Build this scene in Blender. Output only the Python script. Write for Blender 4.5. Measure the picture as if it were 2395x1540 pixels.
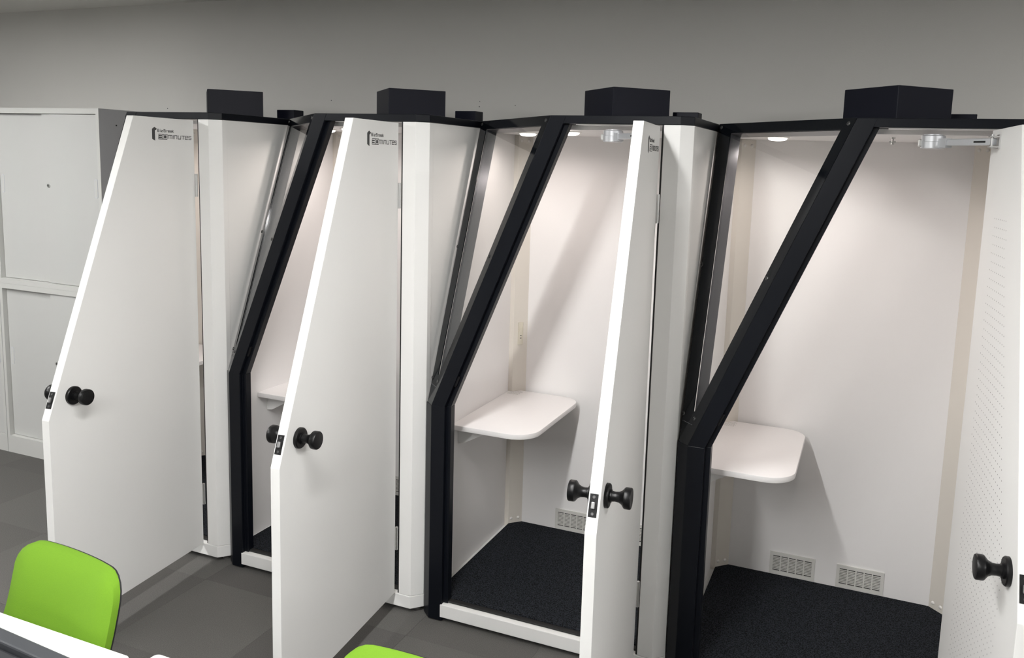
import bpy, bmesh, math, random
from mathutils import Vector, Matrix
R = math.radians
random.seed(7)

# ------------------------------------------------------------------ clear
for o in list(bpy.data.objects):
    bpy.data.objects.remove(o, do_unlink=True)
scene = bpy.context.scene
COL = scene.collection

# ------------------------------------------------------------------ camera
F_PX, CX, CY, IW, IH = 1936.48, 1242.06, 642.30, 2395.0, 1540.0
cam_d = bpy.data.cameras.new('camera')
cam = bpy.data.objects.new('camera', cam_d)
COL.objects.link(cam)
yaw, pitch, roll = R(22.2586), R(-7.7984), R(1.7627)
fwd = Vector((-math.sin(yaw) * math.cos(pitch), math.cos(yaw) * math.cos(pitch), math.sin(pitch)))
rt = Vector((math.cos(yaw), math.sin(yaw), 0))
up = rt.cross(fwd)
r2 = rt * math.cos(roll) + up * math.sin(roll)
u2 = -rt * math.sin(roll) + up * math.cos(roll)
cam.matrix_world = Matrix((
    (r2.x, u2.x, -fwd.x, 3.562), (r2.y, u2.y, -fwd.y, -2.741), (r2.z, u2.z, -fwd.z, 1.839), (0, 0, 0, 1)))
cam_d.sensor_fit = 'HORIZONTAL'
cam_d.sensor_width = 36.0
cam_d.lens = F_PX / IW * 36.0
cam_d.shift_x = (IW / 2 - CX) / IW
cam_d.shift_y = (CY - IH / 2) / IW
cam_d.clip_start = 0.02
scene.camera = cam

# ------------------------------------------------------------------ world, exposure
w = bpy.data.worlds.new('world')
scene.world = w
w.use_nodes = True
w.node_tree.nodes['Background'].inputs[0].default_value = (0.75, 0.78, 0.8, 1)
w.node_tree.nodes['Background'].inputs[1].default_value = 0.15
vs = scene.view_settings
vs.view_transform = 'Standard'
vs.look = 'None'
vs.exposure = 0.0
vs.gamma = 1.0
vs.use_curve_mapping = False

# ceiling lamp rows run away from the booths (parallel to y)
LAMPS = [(2.66, -1.8), (2.66, -3.25), (2.66, -4.7), (-0.9, -1.15), (-0.9, -2.6), (-0.9, -4.05), (6.2, -1.15), (6.2, -2.6), (6.2, -4.05)]
TUBE_E = 178.0
DOWN_W = 1.4

# ------------------------------------------------------------------ materials
MATS = {}


def mat(name, col, rough=0.5, metal=0.0, spec=0.5, coat=0.0, coat_r=0.1, noise=None, bump=None, emit=None, contrast=None):
    if name in MATS:
        return MATS[name]
    m = bpy.data.materials.new(name)
    m.use_nodes = True
    nt = m.node_tree
    b = nt.nodes['Principled BSDF']
    b.inputs['Base Color'].default_value = (*col, 1)
    b.inputs['Roughness'].default_value = rough
    b.inputs['Metallic'].default_value = metal
    b.inputs['Specular IOR Level'].default_value = spec
    b.inputs['Coat Weight'].default_value = coat
    b.inputs['Coat Roughness'].default_value = coat_r
    if emit:
        b.inputs['Emission Color'].default_value = (*emit[0], 1)
        b.inputs['Emission Strength'].default_value = emit[1]
    tc = nt.nodes.new('ShaderNodeTexCoord')
    if noise:
        scale, amt = noise
        n = nt.nodes.new('ShaderNodeTexNoise')
        n.inputs['Scale'].default_value = scale
        n.inputs['Detail'].default_value = 4
        mx = nt.nodes.new('ShaderNodeMix')
        mx.data_type = 'RGBA'
        mx.inputs[6].default_value = (*[c * (1 - amt) for c in col], 1)
        mx.inputs[7].default_value = (*[min(1, c * (1 + amt)) for c in col], 1)
        nt.links.new(tc.outputs['Object'], n.inputs['Vector'])
        if contrast:
            mr = nt.nodes.new('ShaderNodeMapRange')
            mr.inputs[1].default_value = 0.5 - contrast
            mr.inputs[2].default_value = 0.5 + contrast
            nt.links.new(n.outputs['Fac'], mr.inputs[0])
            nt.links.new(mr.outputs[0], mx.inputs[0])
        else:
            nt.links.new(n.outputs['Fac'], mx.inputs[0])
        nt.links.new(mx.outputs[2], b.inputs['Base Color'])
    if bump:
        scale, strength, dist = bump
        n2 = nt.nodes.new('ShaderNodeTexNoise')
        n2.inputs['Scale'].default_value = scale
        n2.inputs['Detail'].default_value = 3
        bp = nt.nodes.new('ShaderNodeBump')
        bp.inputs['Strength'].default_value = strength
        bp.inputs['Distance'].default_value = dist
        nt.links.new(tc.outputs['Object'], n2.inputs['Vector'])
        nt.links.new(n2.outputs['Fac'], bp.inputs['Height'])
        nt.links.new(bp.outputs['Normal'], b.inputs['Normal'])
    MATS[name] = m
    return m


M_WHITE = mat('white_melamine', (0.80, 0.795, 0.78), 0.42, noise=(3, 0.012))
M_DOOR = mat('white_door_laminate', (0.81, 0.805, 0.79), 0.45, noise=(3, 0.012))
M_EDGE = mat('white_side_panel', (0.80, 0.795, 0.78), 0.28)
M_INNER = mat('white_inner_panel', (0.855, 0.838, 0.832), 0.5, noise=(4, 0.01))
M_STRIP = mat('cream_corner_strip', (0.72, 0.68, 0.62), 0.5)
M_TABLE = mat('white_table', (0.86, 0.84, 0.835), 0.4)
M_BLACK = mat('black_frame_paint', (0.0035, 0.0045, 0.0075), 0.36, spec=0.22)
M_GLOSS = mat('black_gloss_border', (0.005, 0.006, 0.008), 0.09, spec=0.35)
M_FLANGE = mat('dark_grey_steel', (0.10, 0.10, 0.11), 0.3, 0.5)
M_RUBBER = mat('black_rubber', (0.008, 0.008, 0.008), 0.6)
M_MAT = mat('black_carpet_mat', (0.0165, 0.0185, 0.0225), 0.95, spec=0.12, noise=(210, 0.85), bump=(380, 0.8, 0.004), contrast=0.12)
M_STEEL = mat('brushed_steel', (0.62, 0.62, 0.61), 0.32, 1.0)
M_BOLT = mat('grey_latch_metal', (0.28, 0.28, 0.28), 0.45, 0.8)
M_SILVER = mat('silver_paint', (0.55, 0.56, 0.58), 0.35, 0.55)
M_DARKM = mat('dark_metal', (0.10, 0.10, 0.10), 0.4, 0.8)
M_KNOB = mat('black_knob', (0.0045, 0.0045, 0.005), 0.36, spec=0.3)
M_PLATE = mat('black_latch_plate', (0.007, 0.007, 0.008), 0.5, spec=0.25)
M_LOGO = mat('grey_print', (0.055, 0.055, 0.055), 0.6)
M_HOLE = mat('dark_hole', (0.09, 0.085, 0.08), 0.8)
M_SLOT = mat('vent_shadow', (0.02, 0.02, 0.02), 0.9)
M_VENT = mat('grey_vent_plastic', (0.66, 0.65, 0.62), 0.5)
M_RIVET = mat('white_rivet', (0.75, 0.73, 0.70), 0.4)
M_OUTLET = mat('beige_plastic', (0.66, 0.62, 0.52), 0.4)
M_FAN = mat('black_box_paint', (0.0075, 0.0085, 0.017), 0.45, spec=0.22)
M_NOTE = mat('pale_print', (0.58, 0.57, 0.56), 0.6)
M_MARK = mat('faint_marking', (0.09, 0.09, 0.10), 0.5)
M_LED = mat('led_diffuser', (1, 1, 1), 0.5, emit=((1.0, 0.93, 0.86), 9.0))
M_TRIM = mat('white_trim', (0.8, 0.78, 0.75), 0.4)
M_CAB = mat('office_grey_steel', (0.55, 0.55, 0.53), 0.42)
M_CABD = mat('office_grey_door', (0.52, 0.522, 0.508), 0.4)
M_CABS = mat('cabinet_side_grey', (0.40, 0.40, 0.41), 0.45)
M_PULL = mat('grey_pull', (0.55, 0.56, 0.58), 0.4)
M_WALL = mat('grey_wall_paint', (0.60, 0.59, 0.565), 0.8, noise=(1.3, 0.025), bump=(180, 0.15, 0.002))
M_WALL2 = mat('white_wall_paint', (0.55, 0.55, 0.54), 0.8)
M_CEIL = mat('ceiling_board', (0.72, 0.71, 0.68), 0.9, bump=(90, 0.3, 0.003))
M_CARPET = [mat('carpet_a', (0.112, 0.108, 0.103), 0.95, spec=0.1, noise=(330, 0.17), bump=(500, 0.5, 0.003), contrast=0.15),
            mat('carpet_b', (0.125, 0.121, 0.115), 0.95, spec=0.1, noise=(330, 0.17), bump=(500, 0.5, 0.003), contrast=0.15),
            mat('carpet_c', (0.104, 0.100, 0.096), 0.95, spec=0.1, noise=(330, 0.17), bump=(500, 0.5, 0.003), contrast=0.15)]
M_GREEN = mat('lime_fabric', (0.128, 0.262, 0.016), 0.85, spec=0.2, noise=(400, 0.08), bump=(700, 0.3, 0.001))
M_SHELL = mat('black_plastic', (0.015, 0.015, 0.016), 0.45)
M_DESK = mat('white_desktop', (0.80, 0.82, 0.77), 0.45)
M_DLEG = mat('grey_desk_leg', (0.5, 0.5, 0.5), 0.4)
M_MON = mat('charcoal_monitor', (0.010, 0.011, 0.013), 0.5)
M_MON2 = mat('grey_monitor_trim', (0.028, 0.03, 0.034), 0.45)
M_SCREEN = mat('dark_screen', (0.01, 0.01, 0.012), 0.15)
M_TUBE = mat('lamp_diffuser', (1, 1, 1), 0.5, emit=((1.0, 0.995, 0.98), TUBE_E))


def glass_mat():
    m = bpy.data.materials.new('clear_glass')
    m.use_nodes = True
    nt = m.node_tree
    nt.nodes.clear()
    out = nt.nodes.new('ShaderNodeOutputMaterial')
    mix = nt.nodes.new('ShaderNodeMixShader')
    fr = nt.nodes.new('ShaderNodeFresnel')
    fr.inputs['IOR'].default_value = 1.45
    tr = nt.nodes.new('ShaderNodeBsdfTransparent')
    tr.inputs[0].default_value = (0.95, 0.955, 0.95, 1)
    gl = nt.nodes.new('ShaderNodeBsdfGlossy')
    gl.inputs['Roughness'].default_value = 0.02
    ge = nt.nodes.new('ShaderNodeNewGeometry')
    io = nt.nodes.new('ShaderNodeMix')
    io.inputs[2].default_value = 1.45
    io.inputs[3].default_value = 1 / 1.45
    nt.links.new(ge.outputs['Backfacing'], io.inputs[0])
    nt.links.new(io.outputs[0], fr.inputs['IOR'])
    nt.links.new(fr.outputs[0], mix.inputs[0])
    nt.links.new(tr.outputs[0], mix.inputs[1])
    nt.links.new(gl.outputs[0], mix.inputs[2])
    nt.links.new(mix.outputs[0], out.inputs[0])
    return m


M_GLASS = glass_mat()


# ------------------------------------------------------------------ mesh helpers
def nb():
    return bmesh.new()


def box(bm, x0, x1, y0, y1, z0, z1):
    v = [bm.verts.new(p) for p in ((x0, y0, z0), (x1, y0, z0), (x1, y1, z0), (x0, y1, z0),
                                   (x0, y0, z1), (x1, y0, z1), (x1, y1, z1), (x0, y1, z1))]
    for f in ((3, 2, 1, 0), (4, 5, 6, 7), (0, 1, 5, 4), (1, 2, 6, 5), (2, 3, 7, 6), (3, 0, 4, 7)):
        bm.faces.new([v[i] for i in f])
    return v


def obox(bm, c, ax, ay, az, hx, hy, hz):
    c, ax, ay, az = Vector(c), Vector(ax).normalized(), Vector(ay).normalized(), Vector(az).normalized()
    vs_ = box(bm, -hx, hx, -hy, hy, -hz, hz)
    for v in vs_:
        v.co = c + ax * v.co.x + ay * v.co.y + az * v.co.z


def prism(bm, pts, z0, z1, axis='z'):
    """polygon pts (a,b) extruded between z0 and z1 along axis"""
    def P(a, b, t):
        return {'z': (a, b, t), 'y': (a, t, b), 'x': (t, a, b)}[axis]
    lo = [bm.verts.new(P(a, b, z0)) for a, b in pts]
    hi = [bm.verts.new(P(a, b, z1)) for a, b in pts]
    bm.faces.new(lo)
    bm.faces.new(hi)
    n = len(pts)
    for i in range(n):
        bm.faces.new((lo[i], lo[(i + 1) % n], hi[(i + 1) % n], hi[i]))


def lathe(bm, prof, c, axis, seg=28):
    """prof: (distance along axis, radius)"""
    c, axis = Vector(c), Vector(axis).normalized()
    u = axis.orthogonal().normalized()
    v = axis.cross(u)
    rings = []
    for d, r in prof:
        if r < 1e-6:
            rings.append([bm.verts.new(c + axis * d)])
        else:
            rings.append([bm.verts.new(c + axis * d + (u * math.cos(2 * math.pi * k / seg) + v * math.sin(2 * math.pi * k / seg)) * r) for k in range(seg)])
    for A, B in zip(rings, rings[1:]):
        for k in range(seg):
            a0, a1 = A[k % len(A)], A[(k + 1) % len(A)]
            b0, b1 = B[k % len(B)], B[(k + 1) % len(B)]
            vs_ = []
            for q in (a0, a1, b1, b0):
                if q not in vs_:
                    vs_.append(q)
            if len(vs_) >= 3:
                bm.faces.new(vs_)
    for rg in (rings[0], rings[-1]):
        if len(rg) > 2:
            bm.faces.new(rg)


def cyl(bm, c, axis, h, r, seg=20):
    lathe(bm, [(0, r), (h, r)], c, axis, seg)


def tube(bm, pts, r, seg=10):
    pts = [Vector(p) for p in pts]
    prev = None
    n = len(pts)
    rings = []
    u = None
    for i, p in enumerate(pts):
        t = (pts[min(i + 1, n - 1)] - pts[max(i - 1, 0)]).normalized()
        if u is None:
            u = t.orthogonal().normalized()
        else:
            u = (u - t * u.dot(t)).normalized()
        v = t.cross(u)
        rings.append([bm.verts.new(p + (u * math.cos(2 * math.pi * k / seg) + v * math.sin(2 * math.pi * k / seg)) * r) for k in range(seg)])
    for A, B in zip(rings, rings[1:]):
        for k in range(seg):
            bm.faces.new((A[k], A[(k + 1) % seg], B[(k + 1) % seg], B[k]))
    bm.faces.new(rings[0])
    bm.faces.new(rings[-1])


def bevel(bm, off, seg=2):
    bmesh.ops.recalc_face_normals(bm, faces=bm.faces)
    ed = [e for e in bm.edges if len(e.link_faces) == 2 and e.calc_face_angle(0) > 0.3]
    bmesh.ops.bevel(bm, geom=ed, offset=off, segments=seg, affect='EDGES', profile=0.5, clamp_overlap=True)


def obj(name, bm, m, parent=None, loc=None, rot=None, smooth=None):
    bmesh.ops.recalc_face_normals(bm, faces=bm.faces)
    me = bpy.data.meshes.new(name)
    bm.to_mesh(me)
    bm.free()
    me.materials.append(m)
    if smooth is not None:
        for p in me.polygons:
            p.use_smooth = True
        me.set_sharp_from_angle(angle=R(smooth))
    o = bpy.data.objects.new(name, me)
    COL.objects.link(o)
    if parent:
        o.parent = parent
    if loc:
        o.location = loc
    if rot:
        o.rotation_euler = rot
    return o


def thing(name, label, cat, loc=(0, 0, 0), rz=0, group=None):
    o = bpy.data.objects.new(name, None)
    o.empty_display_size = 0.1
    COL.objects.link(o)
    o.location = loc
    o.rotation_euler = (0, 0, rz)
    o['label'] = label
    o['category'] = cat
    if group:
        o['group'] = group
    return o


def tag(o, label=None, cat=None, group=None, kind=None):
    for k, v in (('label', label), ('category', cat), ('group', group), ('kind', kind)):
        if v:
            o[k] = v
    return o


def copy_tree(o, parent=None):
    c = o.copy()
    COL.objects.link(c)
    c.parent = parent
    for ch in list(o.children):
        copy_tree(ch, c)
    return c


def rounded(x0, x1, y0, y1, rs, n=10):
    """rounded rectangle; rs radii for (x0y0, x1y0, x1y1, x0y1)"""
    pts = []
    for (cx, cy, r, a0) in ((x0, y0, rs[0], 180), (x1, y0, rs[1], 270), (x1, y1, rs[2], 0), (x0, y1, rs[3], 90)):
        if r <= 0:
            pts.append((cx, cy))
            continue
        ox = cx + (r if cx == x0 else -r)
        oy = cy + (r if cy == y0 else -r)
        for k in range(n + 1):
            a = R(a0 + 90 * k / n)
            pts.append((ox + r * math.cos(a), oy + r * math.sin(a)))
    return pts


# ------------------------------------------------------------------ the room
X0, X1, Y0, YW, ZC = -4.2, 8.2, -7.5, 1.0, 2.672
bm = nb(); box(bm, X0, X1, Y0, YW, -0.1, -0.003)
floor = tag(obj('floor', bm, M_CARPET[0]), kind='structure')
tile = {}
for i in range(3):
    bm = nb(); box(bm, 0, 0.4992, 0, 0.4992, 0, 0.003)
    t = obj('carpet_tile', bm, M_CARPET[i], floor)
    tile[i] = t
first = {0: True, 1: True, 2: True}
for ix in range(-4, 9):
    for iy in range(-5, 3):
        k = ((ix + iy) % 2) if random.random() < 0.75 else 2
        if first[k]:
            t = tile[k]; first[k] = False
        else:
            t = tile[k].copy(); COL.objects.link(t); t.parent = floor
        y0 = -0.14 + 0.5 * iy
        t.location = (0.02 + 0.5 * ix, y0, -0.003)
        if y0 + 0.5 > YW:
            t.scale = (1, (YW - 0.001 - y0) / 0.4992, 1)
bm = nb(); box(bm, X0, X1, YW, YW + 0.12, -0.1, ZC + 0.1)
wall_back = tag(obj('wall_back', bm, M_WALL), kind='structure')
for (x, z, r) in ((-0.299, 2.079, 0.003), (0.852, 2.127, 0.003), (1.730, 2.122, 0.002), (1.728, 2.097, 0.003), (1.921, 2.104, 0.002)):
    bm = nb(); cyl(bm, (x, YW - 0.001, z), (0, 1, 0), 0.01, r, 10)
    obj('screw_hole', bm, M_DARKM, wall_back)
bm = nb(); box(bm, X0, X1, Y0 - 0.12, Y0, -0.1, ZC + 0.1)
tag(obj('wall_front', bm, M_WALL2), kind='structure')
bm = nb(); box(bm, X0 - 0.12, X0, Y0, YW, -0.1, ZC + 0.1)
tag(obj('wall_left', bm, M_WALL2), kind='structure')
bm = nb(); box(bm, X1, X1 + 0.12, Y0, YW, -0.1, ZC + 0.1)
tag(obj('wall_right', bm, M_WALL2), kind='structure')
bm = nb(); box(bm, X0, X1, Y0, YW, ZC, ZC + 0.1)
tag(obj('ceiling', bm, M_CEIL), kind='structure')


# ------------------------------------------------------------------ ceiling lamps
def lamp(x, y, label):
    t = thing('ceiling_light', label, 'light', (x, y, ZC), 0, 'fluorescent ceiling lights above the room')
    bm = nb(); prism(bm, [(-0.12, -0.001), (0.12, -0.001), (0.12, -0.010), (0.075, -0.028), (-0.075, -0.028), (-0.12, -0.010)], -0.64, 0.64, 'y')
    obj('housing', bm, M_TRIM, t)
    bm = nb(); box(bm, -0.039, 0.039, -0.61, 0.61, -0.0305, -0.0285)
    obj('diffuser', bm, M_TUBE, t)


ROWN = {-0.9: 'above the grey cabinets', 2.66: 'in front of the middle booths', 6.2: 'beyond the nearest booth'}
for k, (x, y) in enumerate(LAMPS):
    lamp(x, y, 'white ceiling light %s, %s from the back wall' % (ROWN[x], ('first', 'second', 'third')[k % 3]))

# ------------------------------------------------------------------ booth
W, C_, CW, A_, B_, D_ = 0.9942, 0.0384, 0.0557, 0.4959, 0.469, 0.87
E1, E2, P_, P2, SX = 0.0395, 0.0321, 0.0977, 0.116, 0.0918
XL, XR, YB, CB, ZK, ZF, H = 0.0427, 0.9492, 0.8259, 0.0498, 0.8887, 0.0895, 2.0
HX, HY, WB, WT, DZK, DZT, DZB, DT = 0.8919, -0.0178, 0.7779, 0.3353, 0.8861, 1.9656, 0.0849, 0.0320
ZFA, ZCE, XLW = 1.972, 1.955, 0.022
pA, pB, pK = Vector((A_, 0, H)), Vector((0, B_, H)), Vector((E1, 0, ZK))
EX = (pB - pA).normalized()
NN = (pB - pA).cross(pK - pA).normalized()
EZ = NN.cross(EX)
if EZ.z < 0:
    EZ = -EZ
if NN.y > 0:
    NN = -NN


def cutp(u, v, d=0.0):
    """point on the slanted window face: u along the top edge, v down the slope, d outward"""
    return pA + EX * u - EZ * v + NN * d


# strokes for the door lettering
GL = {
    'm': [[(0, 0), (0, 1)], [(0, 1), (1.5, 1)], [(0.75, 1), (0.75, 0)], [(1.5, 1), (1.5, 0)]],
    'i': [[(0, 0), (0, 1)]],
    'n': [[(0, 0), (0, 1)], [(0, 1), (1, 1)], [(1, 1), (1, 0)]],
    'u': [[(0, 1), (0, 0)], [(0, 0), (1, 0)], [(1, 0), (1, 1)]],
    't': [[(0, 1), (1, 1)], [(0.5, 1), (0.5, 0)]],
    'e': [[(1, 0), (0, 0)], [(0, 0), (0, 1)], [(0, 1), (1, 1)], [(1, 1), (1, 0.5)], [(1, 0.5), (0, 0.5)]],
    's': [[(0, 0), (1, 0)], [(1, 0), (1, 0.5)], [(1, 0.5), (0, 0.5)], [(0, 0.5), (0, 1)], [(0, 1), (1, 1)]],
    'B': [[(0, 0), (0, 1)], [(0, 1), (0.85, 1)], [(0.85, 1), (0.85, 0.55)], [(0, 0.55), (1, 0.55)], [(1, 0.55), (1, 0)], [(0, 0), (1, 0)]],
    'z': [[(0, 0.68), (0.9, 0.68)], [(0.9, 0.68), (0, 0)], [(0, 0), (0.9, 0)]],
    'I': [[(0, 0), (0, 0.60)], [(0, 0.99), (0, 1.0)]],
    'r': [[(0, 0), (0, 0.68)], [(0, 0.68), (0.6, 0.68)]],
    'E': [[(0.9, 0), (0, 0)], [(0, 0), (0, 0.68)], [(0, 0.68), (0.9, 0.68)], [(0.9, 0.68), (0.9, 0.34)], [(0.9, 0.34), (0, 0.34)]],
    'a': [[(0.05, 0.68), (0.9, 0.68)], [(0.9, 0.68), (0.9, 0)], [(0.9, 0), (0, 0)], [(0, 0), (0, 0.36)], [(0, 0.36), (0.9, 0.36)]],
    'k': [[(0, 0), (0, 1)], [(0, 0.3), (0.8, 0.68)], [(0.2, 0.36), (0.85, 0)]],
}


def strokes(bm, segs, x0, z0, sx, sz, th, y0, y1, slant=0.0):
    for (a, b) in segs:
        A = Vector((x0 + a[0] * sx + slant * a[1] * sz, 0, z0 + a[1] * sz))
        B = Vector((x0 + b[0] * sx + slant * b[1] * sz, 0, z0 + b[1] * sz))
        d = (B - A)
        L = d.length
        d.normalize()
        n = Vector((-d.z, 0, d.x))
        obox(bm, (A + B) / 2 + Vector((0, (y0 + y1) / 2, 0)), d, (0, 1, 0), n, L / 2 + th / 2, (y1 - y0) / 2, th / 2)


def build_booth():
    t = thing('phone_booth', '', 'booth')
    # roof
    bm = nb(); prism(bm, [(A_, 0), (W - C_, 0), (W, C_), (W, D_), (0, D_), (0, B_)], ZFA, H)
    bevel(bm, 0.0018)
    roof = obj('roof', bm, M_BLACK, t)
    bm = nb()
    prism(bm, [(A_ + 0.05, 0.095), (W - 0.046, 0.095), (W - 0.046, YB), (XL, YB), (XL, B_ + 0.02), (A_ - 0.02, 0.095)], ZCE, ZFA - 0.0005)
    prism(bm, [(A_ + 0.09, 0.012), (W - 0.096, 0.012), (W - 0.096, 0.0945), (A_ + 0.09, 0.0945)], ZFA - 0.003, ZFA - 0.0005)
    obj('ceiling_panel', bm, M_INNER, t)
    # ventilation box, set diagonally, and a small box
    s = 0.252
    cN = Vector((0.609, 0.362, 0)); d1 = Vector((math.cos(R(44.6)), math.sin(R(44.6)), 0)); d2 = Vector((-d1.y, d1.x, 0))
    bm = nb()
    obox(bm, cN + (d1 + d2) * s / 2 + Vector((0, 0, H + 0.0655)), d1, d2, (0, 0, 1), s / 2, s / 2, 0.0655)
    bevel(bm, 0.002)
    obj('ventilation_box', bm, M_FAN, t)
    bm = nb(); box(bm, 0.775, 0.88, 0.655, 0.73, H, H + 0.054)
    bevel(bm, 0.002)
    obj('cable_box', bm, M_FAN, t)
    # corner post
    bm = nb()
    prism(bm, [(0, E2), (E1, 0), (P_, 0), (P_, 0.018), (P2, 0.018), (P2, 0.05), (0, 0.05)], 0.006, ZK)
    bevel(bm, 0.0016)
    obj('corner_post', bm, M_BLACK, t)
    # slanted post
    bm = nb()
    prism(bm, [(E1, ZK), (P_, ZK), (A_ + P_ - E1, H - 0.0008), (A_, H - 0.0008)], -0.0012, 0.03, 'y')
    k = (ZFA - ZK) / (H - ZK)
    prism(bm, [(P_ - 0.002, ZK), (P2, ZK), (P2 + (A_ - E1) * k, ZFA), (P_ - 0.002 + (A_ - E1) * k, ZFA)], 0.018, 0.05, 'y')
    bevel(bm, 0.0014)
    obj('slanted_post', bm, M_BLACK, t)
    bm = nb()
    kk = 0.085
    x = P_ + (A_ - E1) * kk
    obox(bm, (x + 0.008, 0.014, ZK + kk * (H - ZK) + 0.01), ((A_ - E1), 0, (H - ZK)), (0, 1, 0), (-(H - ZK), 0, A_ - E1), 0.022, 0.006, 0.004)
    obj('strike_plate', bm, M_PLATE, t)
    # slanted window border
    outer = [(0.0015, 0.001), (0.681, 0.001), (0.3815, 1.1545), (0.3325, 1.1545)]
    inner = [(0.054, 0.037), (0.602, 0.037), (0.3555, 1.037), (0.3445, 1.037)]
    bm = nb()
    rings = []
    for d in (0.0, -0.004):
        rings.append([[bm.verts.new(cutp(u, v, d)) for u, v in pts] for pts in (outer, inner)])
    for i in range(4):
        j = (i + 1) % 4
        (oa, ia), (ob, ib) = rings
        bm.faces.new((oa[i], oa[j], ia[j], ia[i]))
        bm.faces.new((ob[i], ob[j], ib[j], ib[i]))
        bm.faces.new((oa[i], oa[j], ob[j], ob[i]))
        bm.faces.new((ia[i], ia[j], ib[j], ib[i]))
    wf = obj('window_border', bm, M_GLOSS, t)
    for (u, v) in ((0.029, 0.0175), (0.664, 0.015), (0.401, 1.060), (0.338, 1.060), (0.540, 0.536), (0.187, 0.536)):
        bm = nb()
        lathe(bm, [(0, 0.007), (0.0015, 0.0068), (0.003, 0.005), (0.003, 0.0028), (0.0012, 0.0025), (0.0012, 0)], cutp(u, v, 0), NN, 16)
        obj('screw', bm, M_DARKM, wf, smooth=40)
    bm = nb()
    for k in range(9):
        u = 0.342 + 0.052 * k / 8
        obox(bm, cutp(u, 1.083, 0.0002), EX, EZ, NN, 0.0022, 0.0012, 0.0002)
    obj('printed_mark', bm, M_MARK, wf)
    bm = nb()
    for i in range(3):
        ring_in = [(0.054, 0.037), (0.602, 0.037), (0.350, 1.040)]
        a, b = ring_in[i], ring_in[(i + 1) % 3]
        pts = [cutp(*a, -0.005), cutp(*b, -0.005), cutp(*b, -0.05), cutp(*a, -0.05)]
        bm.faces.new([bm.verts.new(p) for p in pts])
    fl = obj('window_flange', bm, M_FLANGE, t)
    fl.modifiers.new('thickness', 'SOLIDIFY').thickness = 0.0015
    bm = nb()
    gl = [(0.050, 0.033), (0.606, 0.033), (0.350, 1.043)]
    lo = [bm.verts.new(cutp(u, v, -0.0042)) for u, v in gl]
    hi = [bm.verts.new(cutp(u, v, -0.0072)) for u, v in gl]
    bm.faces.new(lo); bm.faces.new(hi)
    for i in range(3):
        bm.faces.new((lo[i], lo[(i + 1) % 3], hi[(i + 1) % 3], hi[i]))
    obj('window_pane', bm, M_GLASS, t)
    # walls
    bm = nb()
    prism(bm, [(0.052, 0.075), (0.052, 0.905), (B_ + 0.008, ZFA - 0.001), (YB + 0.002, ZFA - 0.001), (YB + 0.002, 0.075)], 0.003, XLW, 'x')
    obj('left_wall', bm, M_INNER, t)
    bm = nb(); box(bm, XR, 0.9915, 0.0665, YB + 0.002, 0.0765, ZFA - 0.001)
    obj('right_wall', bm, M_EDGE, t)
    bm = nb(); box(bm, 0.003, 0.9915, YB, D_ - 0.004, 0.0765, ZFA - 0.001)
    obj('back_wall', bm, M_INNER, t)
    # corner strips
    for sgn, xa in ((1, XL), (-1, XR)):
        bm = nb()
        xw = XLW if sgn > 0 else XR
        prism(bm, [(xw, YB - CB), (xa + sgn * 0.0002, YB - CB), (xa + sgn * CB, YB), (xw, YB)], 0.0758, ZCE)
        cs = obj('corner_strip', bm, M_STRIP, t)
        for z in (0.112, 1.93):
            for f in (0.2, 0.72):
                bm = nb()
                c = Vector((xa + sgn * CB * f, YB - CB + CB * f, z))
                lathe(bm, [(0, 0.0075), (0.0025, 0.0068), (0.0045, 0.004), (0.005, 0)], c, (sgn, -1, 0), 14)
                obj('rivet', bm, M_RIVET, cs, smooth=60)
    # hinge-side column
    bm = nb()
    prism(bm, [(0.9001, 0), (W - C_, 0), (W, C_), (W, 0.066), (0.952, 0.066), (0.952, 0.035), (0.9001, 0.035)], 0.0768, ZFA - 0.001)
    bevel(bm, 0.0012)
    obj('column', bm, M_WHITE, t)
    bm = nb(); box(bm, 0.8935, 0.9001, 0.003, 0.034, 0.0768, ZFA - 0.001)
    obj('door_gasket', bm, M_RUBBER, t)
    # base
    bm = nb()
    prism(bm, [(SX, -0.003), (W - C_, -0.003), (W + 0.001, C_), (W + 0.001, D_ - 0.006), (0.004, D_ - 0.006), (0.004, 0.11), (SX, 0.11)], 0.0225, 0.0755)
    bevel(bm, 0.0018)
    obj('base_frame', bm, M_WHITE, t)
    for (x, y) in ((0.90, 0.05), (0.955, 0.055), (0.955, 0.8), (0.05, 0.8)):
        bm = nb()
        lathe(bm, [(0, 0.0), (0.0, 0.016), (0.006, 0.016), (0.009, 0.006), (0.023, 0.006)], (x, y, 0.0), (0, 0, 1), 18)
        obj('adjuster_foot', bm, M_STEEL, t, smooth=40)
    bm = nb(); box(bm, 0.10, 0.945, 0.022, 0.06, 0.0756, 0.0835)
    bevel(bm, 0.003)
    obj('threshold_strip', bm, M_RUBBER, t)
    bm = nb()
    prism(bm, [(0.118, 0.045), (0.944, 0.045), (XR, 0.06), (XR, YB - CB), (XR - CB, YB), (XL + CB, YB), (XL, YB - CB), (XL, 0.056), (0.118, 0.056)], 0.0757, ZF)
    bevel(bm, 0.004)
    obj('floor_mat', bm, M_MAT, t)
    # table
    bm = nb()
    prism(bm, rounded(XLW, 0.379, 0.198, 0.812, (0.0, 0.105, 0.085, 0.0), 14), 0.7285, 0.75)
    bevel(bm, 0.0022)
    tb = obj('table', bm, M_TABLE, t, smooth=30)
    for y in (0.262, 0.66):
        bm = nb()
        prism(bm, [(XLW + 0.001, 0.728), (XLW + 0.001, 0.652), (XLW + 0.03, 0.656), (0.17, 0.722), (0.17, 0.728)], y, y + 0.003, 'y')
        obj('table_bracket', bm, M_WHITE, tb)
    bm = nb()
    rr = random.Random(3)
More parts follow.
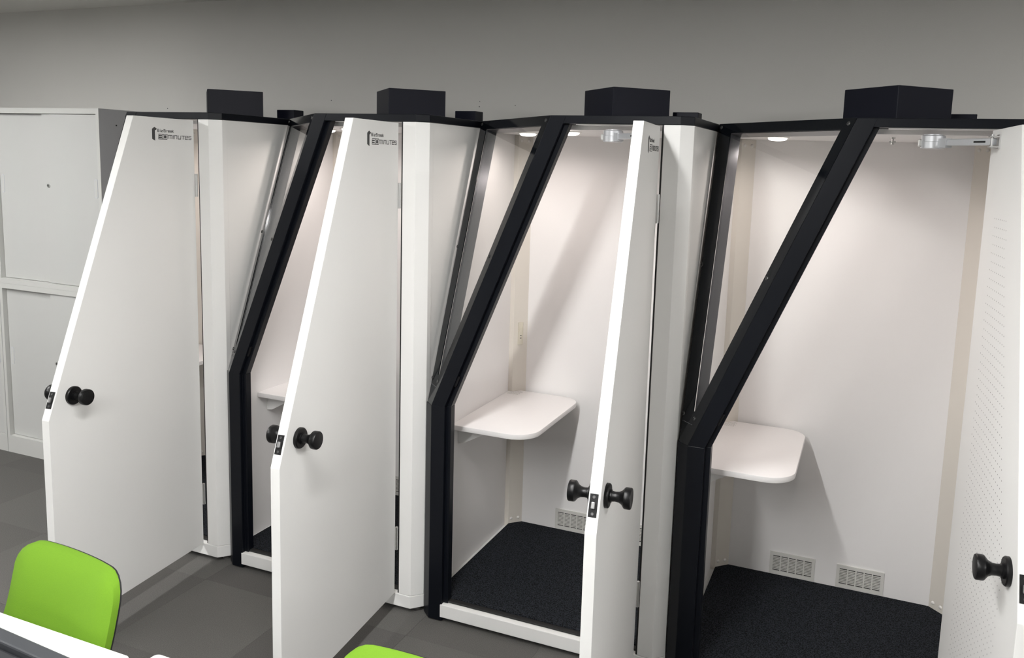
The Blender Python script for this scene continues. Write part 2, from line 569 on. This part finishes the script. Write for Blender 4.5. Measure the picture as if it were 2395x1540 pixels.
    for row in range(5):
        x = 0.036
        while x < 0.092:
            L = rr.uniform(0.003, 0.008)
            box(bm, x, x + L, 0.735 + row * 0.013, 0.735 + row * 0.013 + 0.0055, 0.75, 0.7503)
            x += L + 0.002
    obj('printed_note', bm, M_NOTE, tb)
    # power outlet on the left corner strip
    oc = Vector((XL + CB * 0.49, YB - CB + CB * 0.49, 1.03))
    bm = nb(); box(bm, -0.0125, 0.0125, -0.006, 0.002, -0.053, 0.053)
    bevel(bm, 0.0015)
    pl = obj('power_outlet', bm, M_OUTLET, t, loc=oc, rot=(0, 0, R(45)))
    bm = nb(); box(bm, -0.006, 0.006, -0.009, -0.005, 0.008, 0.03)
    bevel(bm, 0.001)
    obj('rocker_switch', bm, M_OUTLET, pl)
    for z in (-0.010, -0.022):
        bm = nb(); box(bm, -0.0042, 0.0042, -0.0064, -0.005, z - 0.0014, z + 0.0014)
        obj('socket_slot', bm, M_SLOT, pl)
    # floor-level vents
    slat_me = None
    for xv in (0.268, 0.540):
        vx0, vx1, vz0, vz1 = xv, xv + 0.186, 0.0905, 0.1915
        ax0, ax1, az0, az1 = xv + 0.013, xv + 0.173, 0.108, 0.176
        bm = nb()
        box(bm, vx0, vx1, YB - 0.005, YB - 0.0002, vz0, az0)
        box(bm, vx0, vx1, YB - 0.005, YB - 0.0002, az1, vz1)
        box(bm, vx0, ax0, YB - 0.005, YB - 0.0002, az0, az1)
        box(bm, ax1, vx1, YB - 0.005, YB - 0.0002, az0, az1)
        for k in range(1, 5):
            x = ax0 + (ax1 - ax0) * k / 5
            box(bm, x - 0.0025, x + 0.0025, YB - 0.005, YB - 0.0002, az0, az1)
        vg = obj('vent_grille', bm, M_VENT, t)
        bm = nb(); box(bm, ax0, ax1, YB - 0.0012, YB - 0.0004, az0, az1)
        obj('vent_opening', bm, M_SLOT, vg)
        for k in range(9):
            z = az0 + (az1 - az0) * (k + 1) / 10
            if slat_me is None:
                bm = nb(); box(bm, 0, ax1 - ax0, -0.0046, -0.0014, -0.0019, 0.0019)
                sl = obj('slat', bm, M_VENT, vg); slat_me = sl.data
            else:
                sl = bpy.data.objects.new('slat', slat_me); COL.objects.link(sl); sl.parent = vg
            sl.location = (ax0, YB, z)
    # downlights
    for (x, y) in ((0.215, 0.47), (0.472, 0.275)):
        bm = nb()
        lathe(bm, [(0, 0.035), (0.002, 0.043), (0.0045, 0.043), (0.0045, 0.035)], (x, y, ZCE - 0.0045), (0, 0, 1), 32)
        dl = obj('downlight', bm, M_TRIM, t, smooth=40)
        bm = nb()
        lathe(bm, [(0.0, 0.0345), (0.005, 0.034), (0.009, 0.0305), (0.0115, 0.022), (0.0125, 0.010), (0.0128, 0)], (x, y, ZCE - 0.002), (0, 0, -1), 32)
        obj('led_dome', bm, M_LED, dl, smooth=60)
        ld = bpy.data.lights.new('downlight_light', 'AREA')
        ld.shape = 'DISK'; ld.size = 0.066; ld.energy = DOWN_W; ld.color = (1.0, 0.89, 0.84); ld.spread = R(165)
        lo = bpy.data.objects.new('downlight_light', ld)
        COL.objects.link(lo); lo.parent = dl; lo.location = (x, y, ZCE - 0.0165)
    # ceiling hook
    bm = nb()
    lathe(bm, [(0, 0.009), (0.004, 0.009), (0.005, 0.004), (0.016, 0.004)], (0.604, 0.33, ZCE), (0, 0, -1), 14)
    box(bm, 0.594, 0.614, 0.327, 0.333, ZCE - 0.018, ZCE - 0.012)
    cyl(bm, (0.604, 0.33, ZCE - 0.018), (0, 0, -1), 0.006, 0.006, 12)
    obj('ceiling_hook', bm, M_STEEL, t, smooth=40)
    # door closer
    cc = Vector((0.712, 0.045, 0))
    bm = nb()
    lathe(bm, [(0, 0.030), (0.0015, 0.034), (0.020, 0.034), (0.0205, 0.0332), (0.0215, 0.0332), (0.022, 0.034), (0.038, 0.034), (0.040, 0.031)], cc + Vector((0, 0, 1.912)), (0, 0, 1), 36)
    cyl(bm, cc + Vector((0, 0, 1.951)), (0, 0, 1), 0.004, 0.026, 24)
    dc = obj('door_closer', bm, M_SILVER, t, smooth=35)
    bm = nb(); box(bm, cc.x - 0.041, cc.x - 0.026, cc.y - 0.012, cc.y + 0.012, 1.918, 1.940)
    bevel(bm, 0.003)
    obj('closer_cap', bm, M_STEEL, dc)
    th = R(95)
    dr = Vector((-math.cos(th), -math.sin(th), 0)); nn = Vector((math.sin(th), -math.cos(th), 0))
    end = Vector((HX, HY, 0)) + dr * 0.10 - nn * (DT + 0.012)
    ad = (end - cc); L = ad.length; ad.normalize(); an = Vector((-ad.y, ad.x, 0))
    bm = nb()
    obox(bm, cc + ad * (0.02 + (L - 0.02) / 2) + Vector((0, 0, 1.9305)), ad, an, (0, 0, 1), (L - 0.02) / 2, 0.008, 0.0098)
    bevel(bm, 0.002)
    obox(bm, cc + ad * 0.04 + Vector((0, 0, 1.9285)), ad, an, (0, 0, 1), 0.02, 0.012, 0.0135)
    arm = obj('closer_arm', bm, M_SILVER, dc)
    bm = nb(); obox(bm, cc + ad * (L * 0.8) + an * 0.0 + Vector((0, 0, 1.9305)), ad, an, (0, 0, 1), 0.02, 0.0084, 0.0028)
    obj('arm_slot', bm, M_SLOT, dc)
    # ------------- door (closed coordinates: x = -w from the hinge, y = depth)
    bm = nb()
    prism(bm, [(0, DZB), (-WB, DZB), (-WB, DZK), (-WT, DZT), (0, DZT)], 0, DT, 'y')
    bevel(bm, 0.0012)
    dr_o = obj('door', bm, M_DOOR, t, loc=(HX, HY, 0), rot=(0, 0, R(95)))
    prof = [(0, 0.0335), (0.008, 0.0335), (0.011, 0.031), (0.0115, 0.0175), (0.016, 0.0175), (0.0165, 0.0145), (0.026, 0.0133), (0.036, 0.0145), (0.044, 0.019), (0.049, 0.0255), (0.052, 0.0285), (0.055, 0.029), (0.067, 0.029), (0.0695, 0.0275), (0.0700, 0.026), (0.0700, 0)]
    kx, kz = -0.672, 0.953
    bm = nb(); lathe(bm, prof, (kx, -0.0002, kz), (0, -1, 0), 36)
    obj('knob', bm, M_KNOB, dr_o, smooth=35)
    bm = nb(); lathe(bm, prof, (kx, DT + 0.0002, kz), (0, 1, 0), 36)
    obj('knob', bm, M_KNOB, dr_o, smooth=35)
    al = Vector((WB - WT, 0, DZT - DZK)).normalized()      # up the slanted edge (x = -w)
    en = Vector((-al.z, 0, al.x))                           # outward normal of that edge
    f = (0.953 - DZK) / (DZT - DZK)
    ec = Vector((-(WB + (WT - WB) * f), DT * 0.54, 0.953))
    bm = nb(); obox(bm, ec + en * 0.0006, al, (0, 1, 0), en, 0.030, 0.0112, 0.0009)
    lp = obj('latch_plate', bm, M_PLATE, dr_o)
    bm = nb(); obox(bm, ec + en * 0.004, al, (0, 1, 0), en, 0.0092, 0.0052, 0.0045)
    bevel(bm, 0.002)
    obj('latch_bolt', bm, M_BOLT, lp)
    for s in (-1, 1):
        bm = nb(); lathe(bm, [(0, 0.0042), (0.0012, 0.0036), (0.0012, 0.0018), (0.0004, 0.0016), (0.0004, 0)], ec + en * 0.0014 + al * 0.0215 * s, en, 14)
        obj('screw', bm, M_DARKM, lp, smooth=40)
    for z0, z1 in ((0.270, 0.366), (1.645, 1.742)):
        bm = nb()
        for k in range(5):
            a = z0 + (z1 - z0) * k / 5 + 0.0006
            cyl(bm, (0.004, -0.004, a), (0, 0, 1), (z1 - z0) / 5 - 0.0012, 0.0062, 16)
        cyl(bm, (0.004, -0.004, z0), (0, 0, 1), z1 - z0, 0.0055, 16)
        box(bm, -0.0008, 0.0008, -0.002, 0.027, z0, z1)
        obj('hinge', bm, M_STEEL, dr_o, smooth=40)
    # lettering and mark on the outer face
    y0, y1 = -0.0006, 0.0001
    S = -0.003
    bm = nb()
    prism(bm, [(-0.2435 - S, 1.9197), (-0.2300 - S, 1.9275), (-0.2160 - S, 1.9204), (-0.2280 - S, 1.9135), (-0.2280 - S, 1.8740), (-0.2435 - S, 1.8803)][::-1], y0, y1, 'y')
    obj('logo_mark', bm, M_LOGO, dr_o)
    bm = nb()
    x = -0.2135 - S
    for ch, adv, sx in (('B', 0.0158, 0.0088), ('I', 0.0050, 0.004), ('z', 0.0142, 0.0085), ('B', 0.0158, 0.0088), ('r', 0.0086, 0.0075), ('E', 0.0118, 0.0080), ('a', 0.0118, 0.0080), ('k', 0.01, 0.0082)):
        strokes(bm, GL[ch], x, 1.9098, sx, 0.0098, 0.0020, y0, y1)
        x += adv
    x = -0.1555 - S
    for ch, adv, sx in (('m', 0.0288, 0.0143), ('i', 0.0068, 0.01), ('n', 0.0225, 0.0150), ('u', 0.0215, 0.0150), ('t', 0.0205, 0.0155), ('e', 0.0205, 0.0140), ('s', 0.02, 0.0140)):
        strokes(bm, GL[ch], x, 1.8845, sx, 0.0132, 0.0025, y0, y1, 0.10)
        x += adv
    obj('logo_lettering', bm, M_LOGO, dr_o)
    bm = nb()
    prism(bm, [(-0.2100 - S, 1.8800), (-0.1605 - S, 1.8800), (-0.1585 - S, 1.9018), (-0.2080 - S, 1.9018)], y0, y1, 'y')
    obj('logo_tile', bm, M_LOGO, dr_o)
    bm = nb()
    three = [[(0, 0), (1, 0)], [(1, 0), (1, 1)], [(0, 1), (1, 1)], [(0.05, 0.5), (1, 0.5)]]
    zero = [[(0, 0), (1, 0)], [(1, 0), (1, 1)], [(0, 1), (1, 1)], [(0, 0), (0, 1)]]
    strokes(bm, three, -0.2065 - S, 1.8838, 0.0175, 0.0142, 0.0026, -0.0010, -0.0004, 0.08)
    strokes(bm, zero, -0.1815 - S, 1.8838, 0.0175, 0.0142, 0.0026, -0.0010, -0.0004, 0.08)
    obj('logo_numerals', bm, M_DOOR, dr_o)
    # perforation of the inner face
    bm = nb()
    z, row = 1.7224, 0
    while z > 0.15:
        wid = WB if z < DZK else WB + (WT - WB) * (z - DZK) / (DZT - DZK)
        x = 0.147 + (0.011 if row % 2 else 0.0)
        lim = wid - (0.152 if z > DZK else 0.158)
        while x < lim:
            if (x + kx) ** 2 + (z - kz) ** 2 > 0.036 ** 2:
                bm.faces.new([bm.verts.new((-x + 0.0019 * math.cos(R(60 * q)), DT + 0.00025, z + 0.0019 * math.sin(R(60 * q)))) for q in range(6)])
            x += 0.022
        z -= 0.0235
        row += 1
    tag(obj('perforation', bm, M_HOLE, dr_o), kind='stuff')
    # bracket of the closer arm on the inner face
    bm = nb()
    box(bm, -0.118, -0.082, DT, DT + 0.004, 1.912, 1.950)
    box(bm, -0.112, -0.088, DT + 0.003, DT + 0.026, 1.943, 1.946)
    box(bm, -0.112, -0.088, DT + 0.003, DT + 0.026, 1.915, 1.918)
    cyl(bm, (-0.10, DT + 0.018, 1.913), (0, 0, 1), 0.038, 0.004, 12)
    obj('closer_bracket', bm, M_STEEL, dr_o)
    return t


booth = build_booth()
LAB = ['white and black phone booth beside the grey cabinets, farthest of the four, door wide open',
       'white and black phone booth second from the cabinets, table half hidden by its open door',
       'white and black phone booth third from the cabinets, door seen edge-on, wall outlet visible',
       'nearest white and black phone booth, showing its perforated inner door and two vents']
ANG = [95.24, 94.88, 95.70, 94.35]
booths = [booth] + [copy_tree(booth) for _ in range(3)]
for i, b in enumerate(booths):
    b.location = (i, 0, 0)
    b['label'] = LAB[i]
    b['group'] = 'phone booths in a row along the wall'
    for ch in b.children:
        if ch.name.split('.')[0] == 'door':
            ch.rotation_euler = (0, 0, R(ANG[i]))


# ------------------------------------------------------------------ steel cabinets by the wall
def cabinet(loc, label, hgt, plinth):
    wd, dp = 0.86, 0.455
    t = thing('storage_cabinet', label, 'cabinet', loc, 0, 'grey sliding-door cabinets by the wall')
    bm = nb()
    box(bm, 0, 0.022, 0, dp, 0, hgt)
    box(bm, 0.022, wd - 0.022, 0, dp, hgt - 0.03, hgt)
    box(bm, 0.022, wd - 0.022, 0, dp, 0, plinth)
    box(bm, 0.022, wd - 0.022, dp - 0.01, dp, plinth, hgt - 0.03)
    obj('body', bm, M_CAB, t)
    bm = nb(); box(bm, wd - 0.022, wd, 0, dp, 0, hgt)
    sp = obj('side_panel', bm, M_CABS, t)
    bm = nb(); cyl(bm, (wd - 0.001, 0.11, hgt - 0.085), (1, 0, 0), 0.0025, 0.0042, 12)
    obj('hole_plug', bm, M_SLOT, sp)
    bm = nb(); box(bm, wd - 0.022, wd, -0.001, 0.0, 0, hgt)
    obj('front_stile', bm, M_CAB, t)
    zc = hgt * 0.575
    for (xa, xb, ya, hs) in ((0.024, 0.45, 0.026, -1), (0.41, wd - 0.024, 0.010, 1)):
        bm = nb(); box(bm, xa, xb, ya, ya + 0.014, plinth + 0.002, hgt - 0.032)
        bevel(bm, 0.0015)
        d = obj('sliding_door', bm, M_CABD, t)
        hx = xa + 0.025 if hs < 0 else xb - 0.025
        bm = nb()
        prism(bm, rounded(hx - 0.011, hx + 0.011, zc - 0.052, zc + 0.052, (0.009,) * 4, 5), ya - 0.002, ya, 'y')
        obj('pull', bm, M_PULL, d)
        bm = nb()
        prism(bm, rounded(hx - 0.0075, hx + 0.0075, zc - 0.047, zc + 0.047, (0.007,) * 4, 5), ya - 0.0024, ya - 0.0019, 'y')
        obj('pull_recess', bm, M_CAB, d)
        if hs > 0:
            bm = nb()
            lathe(bm, [(0, 0.011), (0.006, 0.010), (0.007, 0.006), (0.0045, 0.0055), (0.0045, 0)], (0.415 - 0.0 + 0.03, ya, zc + 0.003), (0, -1, 0), 18)
            lk = obj('lock', bm, M_STEEL, d, smooth=40)
            bm = nb(); box(bm, 0.443, 0.447, ya - 0.0058, ya - 0.0044, zc - 0.002, zc + 0.008)
            obj('keyhole', bm, M_SLOT, lk)
    return t


CX0 = -0.297 - 0.86
cabinet((CX0, 0.526, 0), 'lower grey steel sliding-door cabinet standing on the floor beside the farthest booth', 1.035, 0.105)
cabinet((CX0, 0.526, 1.0355), 'upper grey steel sliding-door cabinet stacked beside the farthest booth', 1.012, 0.03)
cabinet((CX0 - 0.862, 0.526, 0), 'lower grey steel cabinet cut off by the left edge of the picture', 1.035, 0.105)
cabinet((CX0 - 0.862, 0.526, 1.0355), 'upper grey steel cabinet cut off by the left edge of the picture', 1.012, 0.03)


# ------------------------------------------------------------------ office chairs (local: sitter faces -y, backrest top at y = 0)
def chair(loc, rz, label):
    t = thing('office_chair', label, 'chair', loc, rz, 'lime green office chairs at the desks')
    top, bot, bw = 0.856, 0.47, 0.392

    def shell(off, th, inset, mname, m, zshift=0.0):
        bm = nb()
        out = rounded(-bw / 2 + inset, bw / 2 - inset, bot + inset, top - inset, (0.075, 0.075, 0.062, 0.062), 8)
        cols = []
        NX, NZ = 18, 20
        # grid clipped to a rounded outline
        xs = [(-bw / 2 + inset) + (bw - 2 * inset) * i / NX for i in range(NX + 1)]
        front, back = [], []

        def half(z):
            r = 0.062 if z > (top + bot) / 2 else 0.075
            hw = bw / 2 - inset
            dz = min(top - inset - z, z - bot - inset)
            if dz < r:
                return hw - r + math.sqrt(max(0, r * r - (r - dz) ** 2))
            return hw
        zs = []
        for j in range(NZ + 1):
            a = j / NZ
            a = 0.5 - 0.5 * math.cos(math.pi * a)
            zs.append(bot + inset + (top - bot - 2 * inset) * a)
        for z in zs:
            hw = max(half(z), 0.004)
            rf, rb = [], []
            for i in range(NX + 1):
                s = -1 + 2 * i / NX
                x = hw * s
                rec = (top - z) * -0.235
                curve = -0.022 * (abs(x) / (bw / 2)) ** 2.2
                lum = -0.030 * math.exp(-((z - 0.56) / 0.09) ** 2)
                edge = th * (1 - max(abs(s) ** 6, (abs((z - (top + bot) / 2) / ((top - bot) / 2 - inset)) ** 8)))
                y = rec + curve + lum + off
                rf.append(bm.verts.new((x, y - edge * 0.5, z)))
                rb.append(bm.verts.new((x, y + th * 0.35, z)))
            front.append(rf); back.append(rb)
        for g, flip in ((front, False), (back, True)):
            for j in range(NZ):
                for i in range(NX):
                    q = (g[j][i], g[j][i + 1], g[j + 1][i + 1], g[j + 1][i])
                    bm.faces.new(q if not flip else q[::-1])
        for j in range(NZ):
            bm.faces.new((front[j][0], front[j + 1][0], back[j + 1][0], back[j][0]))
            bm.faces.new((front[j][NX], front[j + 1][NX], back[j + 1][NX], back[j][NX]))
        for i in range(NX):
            bm.faces.new((front[0][i], front[0][i + 1], back[0][i + 1], back[0][i]))
            bm.faces.new((front[NZ][i], front[NZ][i + 1], back[NZ][i + 1], back[NZ][i]))
        return obj(mname, bm, m, t, smooth=50)
    shell(-0.030, 0.050, 0.003, 'backrest', M_GREEN)
    shell(-0.011, 0.012, 0.005, 'backrest_shell', M_SHELL)
    bm = nb()
    prism(bm, rounded(-0.225, 0.225, -0.53, -0.09, (0.09, 0.09, 0.06, 0.06), 8), 0.425, 0.475)
    bevel(bm, 0.018, 3)
    obj('seat', bm, M_GREEN, t, smooth=50)
    bm = nb()
    prism(bm, rounded(-0.205, 0.205, -0.51, -0.11, (0.08, 0.08, 0.05, 0.05), 8), 0.402, 0.426)
    obj('seat_pan', bm, M_SHELL, t)
    bm = nb(); tube(bm, [(0, -0.25, 0.395), (0, -0.10, 0.395), (0, -0.03, 0.41), (0, 0.005, 0.47), (0, 0.0, 0.62)], 0.020)
    obj('back_support', bm, M_SHELL, t, smooth=50)
    for s in (-1, 1):
        bm = nb()
        tube(bm, [(s * 0.19, -0.25, 0.41), (s * 0.222, -0.25, 0.43), (s * 0.226, -0.22, 0.60)], 0.014)
        box(bm, s * 0.226 - 0.025, s * 0.226 + 0.025, -0.34, -0.10, 0.60, 0.63)
        obj('armrest', bm, M_SHELL, t, smooth=50)
    bm = nb(); box(bm, -0.08, 0.08, -0.36, -0.2, 0.375, 0.403)
    lathe(bm, [(0, 0.028), (0.19, 0.028), (0.19, 0.016), (0.28, 0.016)], (0, -0.28, 0.10), (0, 0, 1), 18)
    obj('gas_column', bm, M_SHELL, t, smooth=40)
    bm = nb()
    for k in range(5):
        a = R(72 * k + 20)
        d = Vector((math.cos(a), math.sin(a), 0))
        obox(bm, Vector((0, -0.28, 0.095)) + d * 0.12, d, (-d.y, d.x, 0), (0, 0, 1), 0.12, 0.018, 0.014)
    obj('star_base', bm, M_SHELL, t)
    for k in range(5):
        a = R(72 * k + 20)
        d = Vector((math.cos(a), math.sin(a), 0))
        bm = nb(); cyl(bm, Vector((0, -0.28, 0.028)) + d * 0.235 - Vector((-d.y, d.x, 0)) * 0.02, (-d.y, d.x, 0), 0.04, 0.028, 16)
        box(bm, d.x * 0.235 - 0.008, d.x * 0.235 + 0.008, -0.28 + d.y * 0.235 - 0.008, -0.28 + d.y * 0.235 + 0.008, 0.045, 0.085)
        obj('caster', bm, M_SHELL, t, smooth=40)
    return t


chair((1.832, -1.362, 0), R(-6), 'lime green office chair tucked under the desk at the lower left corner')
chair((2.825, -1.386, 0), R(-2), 'lime green office chair of which only the top edge of the backrest shows')


# ------------------------------------------------------------------ desks and monitor
def desk(x0, x1, y0, y1, label):
    t = thing('desk', label, 'desk', ((x0 + x1) / 2, (y0 + y1) / 2, 0), 0, 'white office desks in the foreground')
    hw, hd = (x1 - x0) / 2, (y1 - y0) / 2
    bm = nb(); prism(bm, rounded(-hw, hw, -hd, hd, (0.012,) * 4, 4), 0.695, 0.72)
    bevel(bm, 0.003)
    obj('desktop', bm, M_DESK, t, smooth=30)
    for sx in (-1, 1):
        bm = nb(); box(bm, sx * (hw - 0.012) - 0.010, sx * (hw - 0.012) + 0.010, -hd + 0.03, hd - 0.03, 0, 0.694)
        obj('leg_panel', bm, M_DLEG, t)
    bm = nb(); box(bm, -hw + 0.07, hw - 0.07, -hd + 0.03, -hd + 0.05, 0.60, 0.694)
    obj('apron', bm, M_DLEG, t)
    return t


desk(0.72, 2.118, -2.19, -1.490, 'white desk with the lime chair tucked under it, lower left corner')
desk(2.158, 3.20, -2.15, -1.456, 'white desk carrying the dark monitor, only a corner in view at the bottom edge')
mt = thing('monitor', 'dark grey monitor seen from behind over the white desk at the lower left', 'monitor', (2.50, -1.970, 0.724), R(-3.5))
bm = nb(); box(bm, -0.28, 0.28, -0.020, 0.004, 0.08, 0.392)
bevel(bm, 0.003)
obj('bezel', bm, M_MON2, mt)
bm = nb(); box(bm, -0.272, 0.272, 0.0042, 0.006, 0.09, 0.384)
obj('screen', bm, M_SCREEN, mt)
bm = nb(); box(bm, -0.278, 0.278, -0.045, -0.0202, 0.085, 0.384)
bevel(bm, 0.006)
bk = obj('back_cover', bm, M_MON, mt)
bm = nb(); box(bm, -0.27, 0.27, -0.047, -0.0452, 0.368, 0.371)
obj('trim_line', bm, M_MON2, bk)
bm = nb(); box(bm, -0.03, 0.03, -0.058, -0.0455, 0.012, 0.25)
obj('stand', bm, M_MON, mt)
bm = nb(); prism(bm, rounded(-0.12, 0.12, -0.13, 0.05, (0.03,) * 4, 5), -0.004, 0.012)
obj('stand_foot', bm, M_MON, mt)
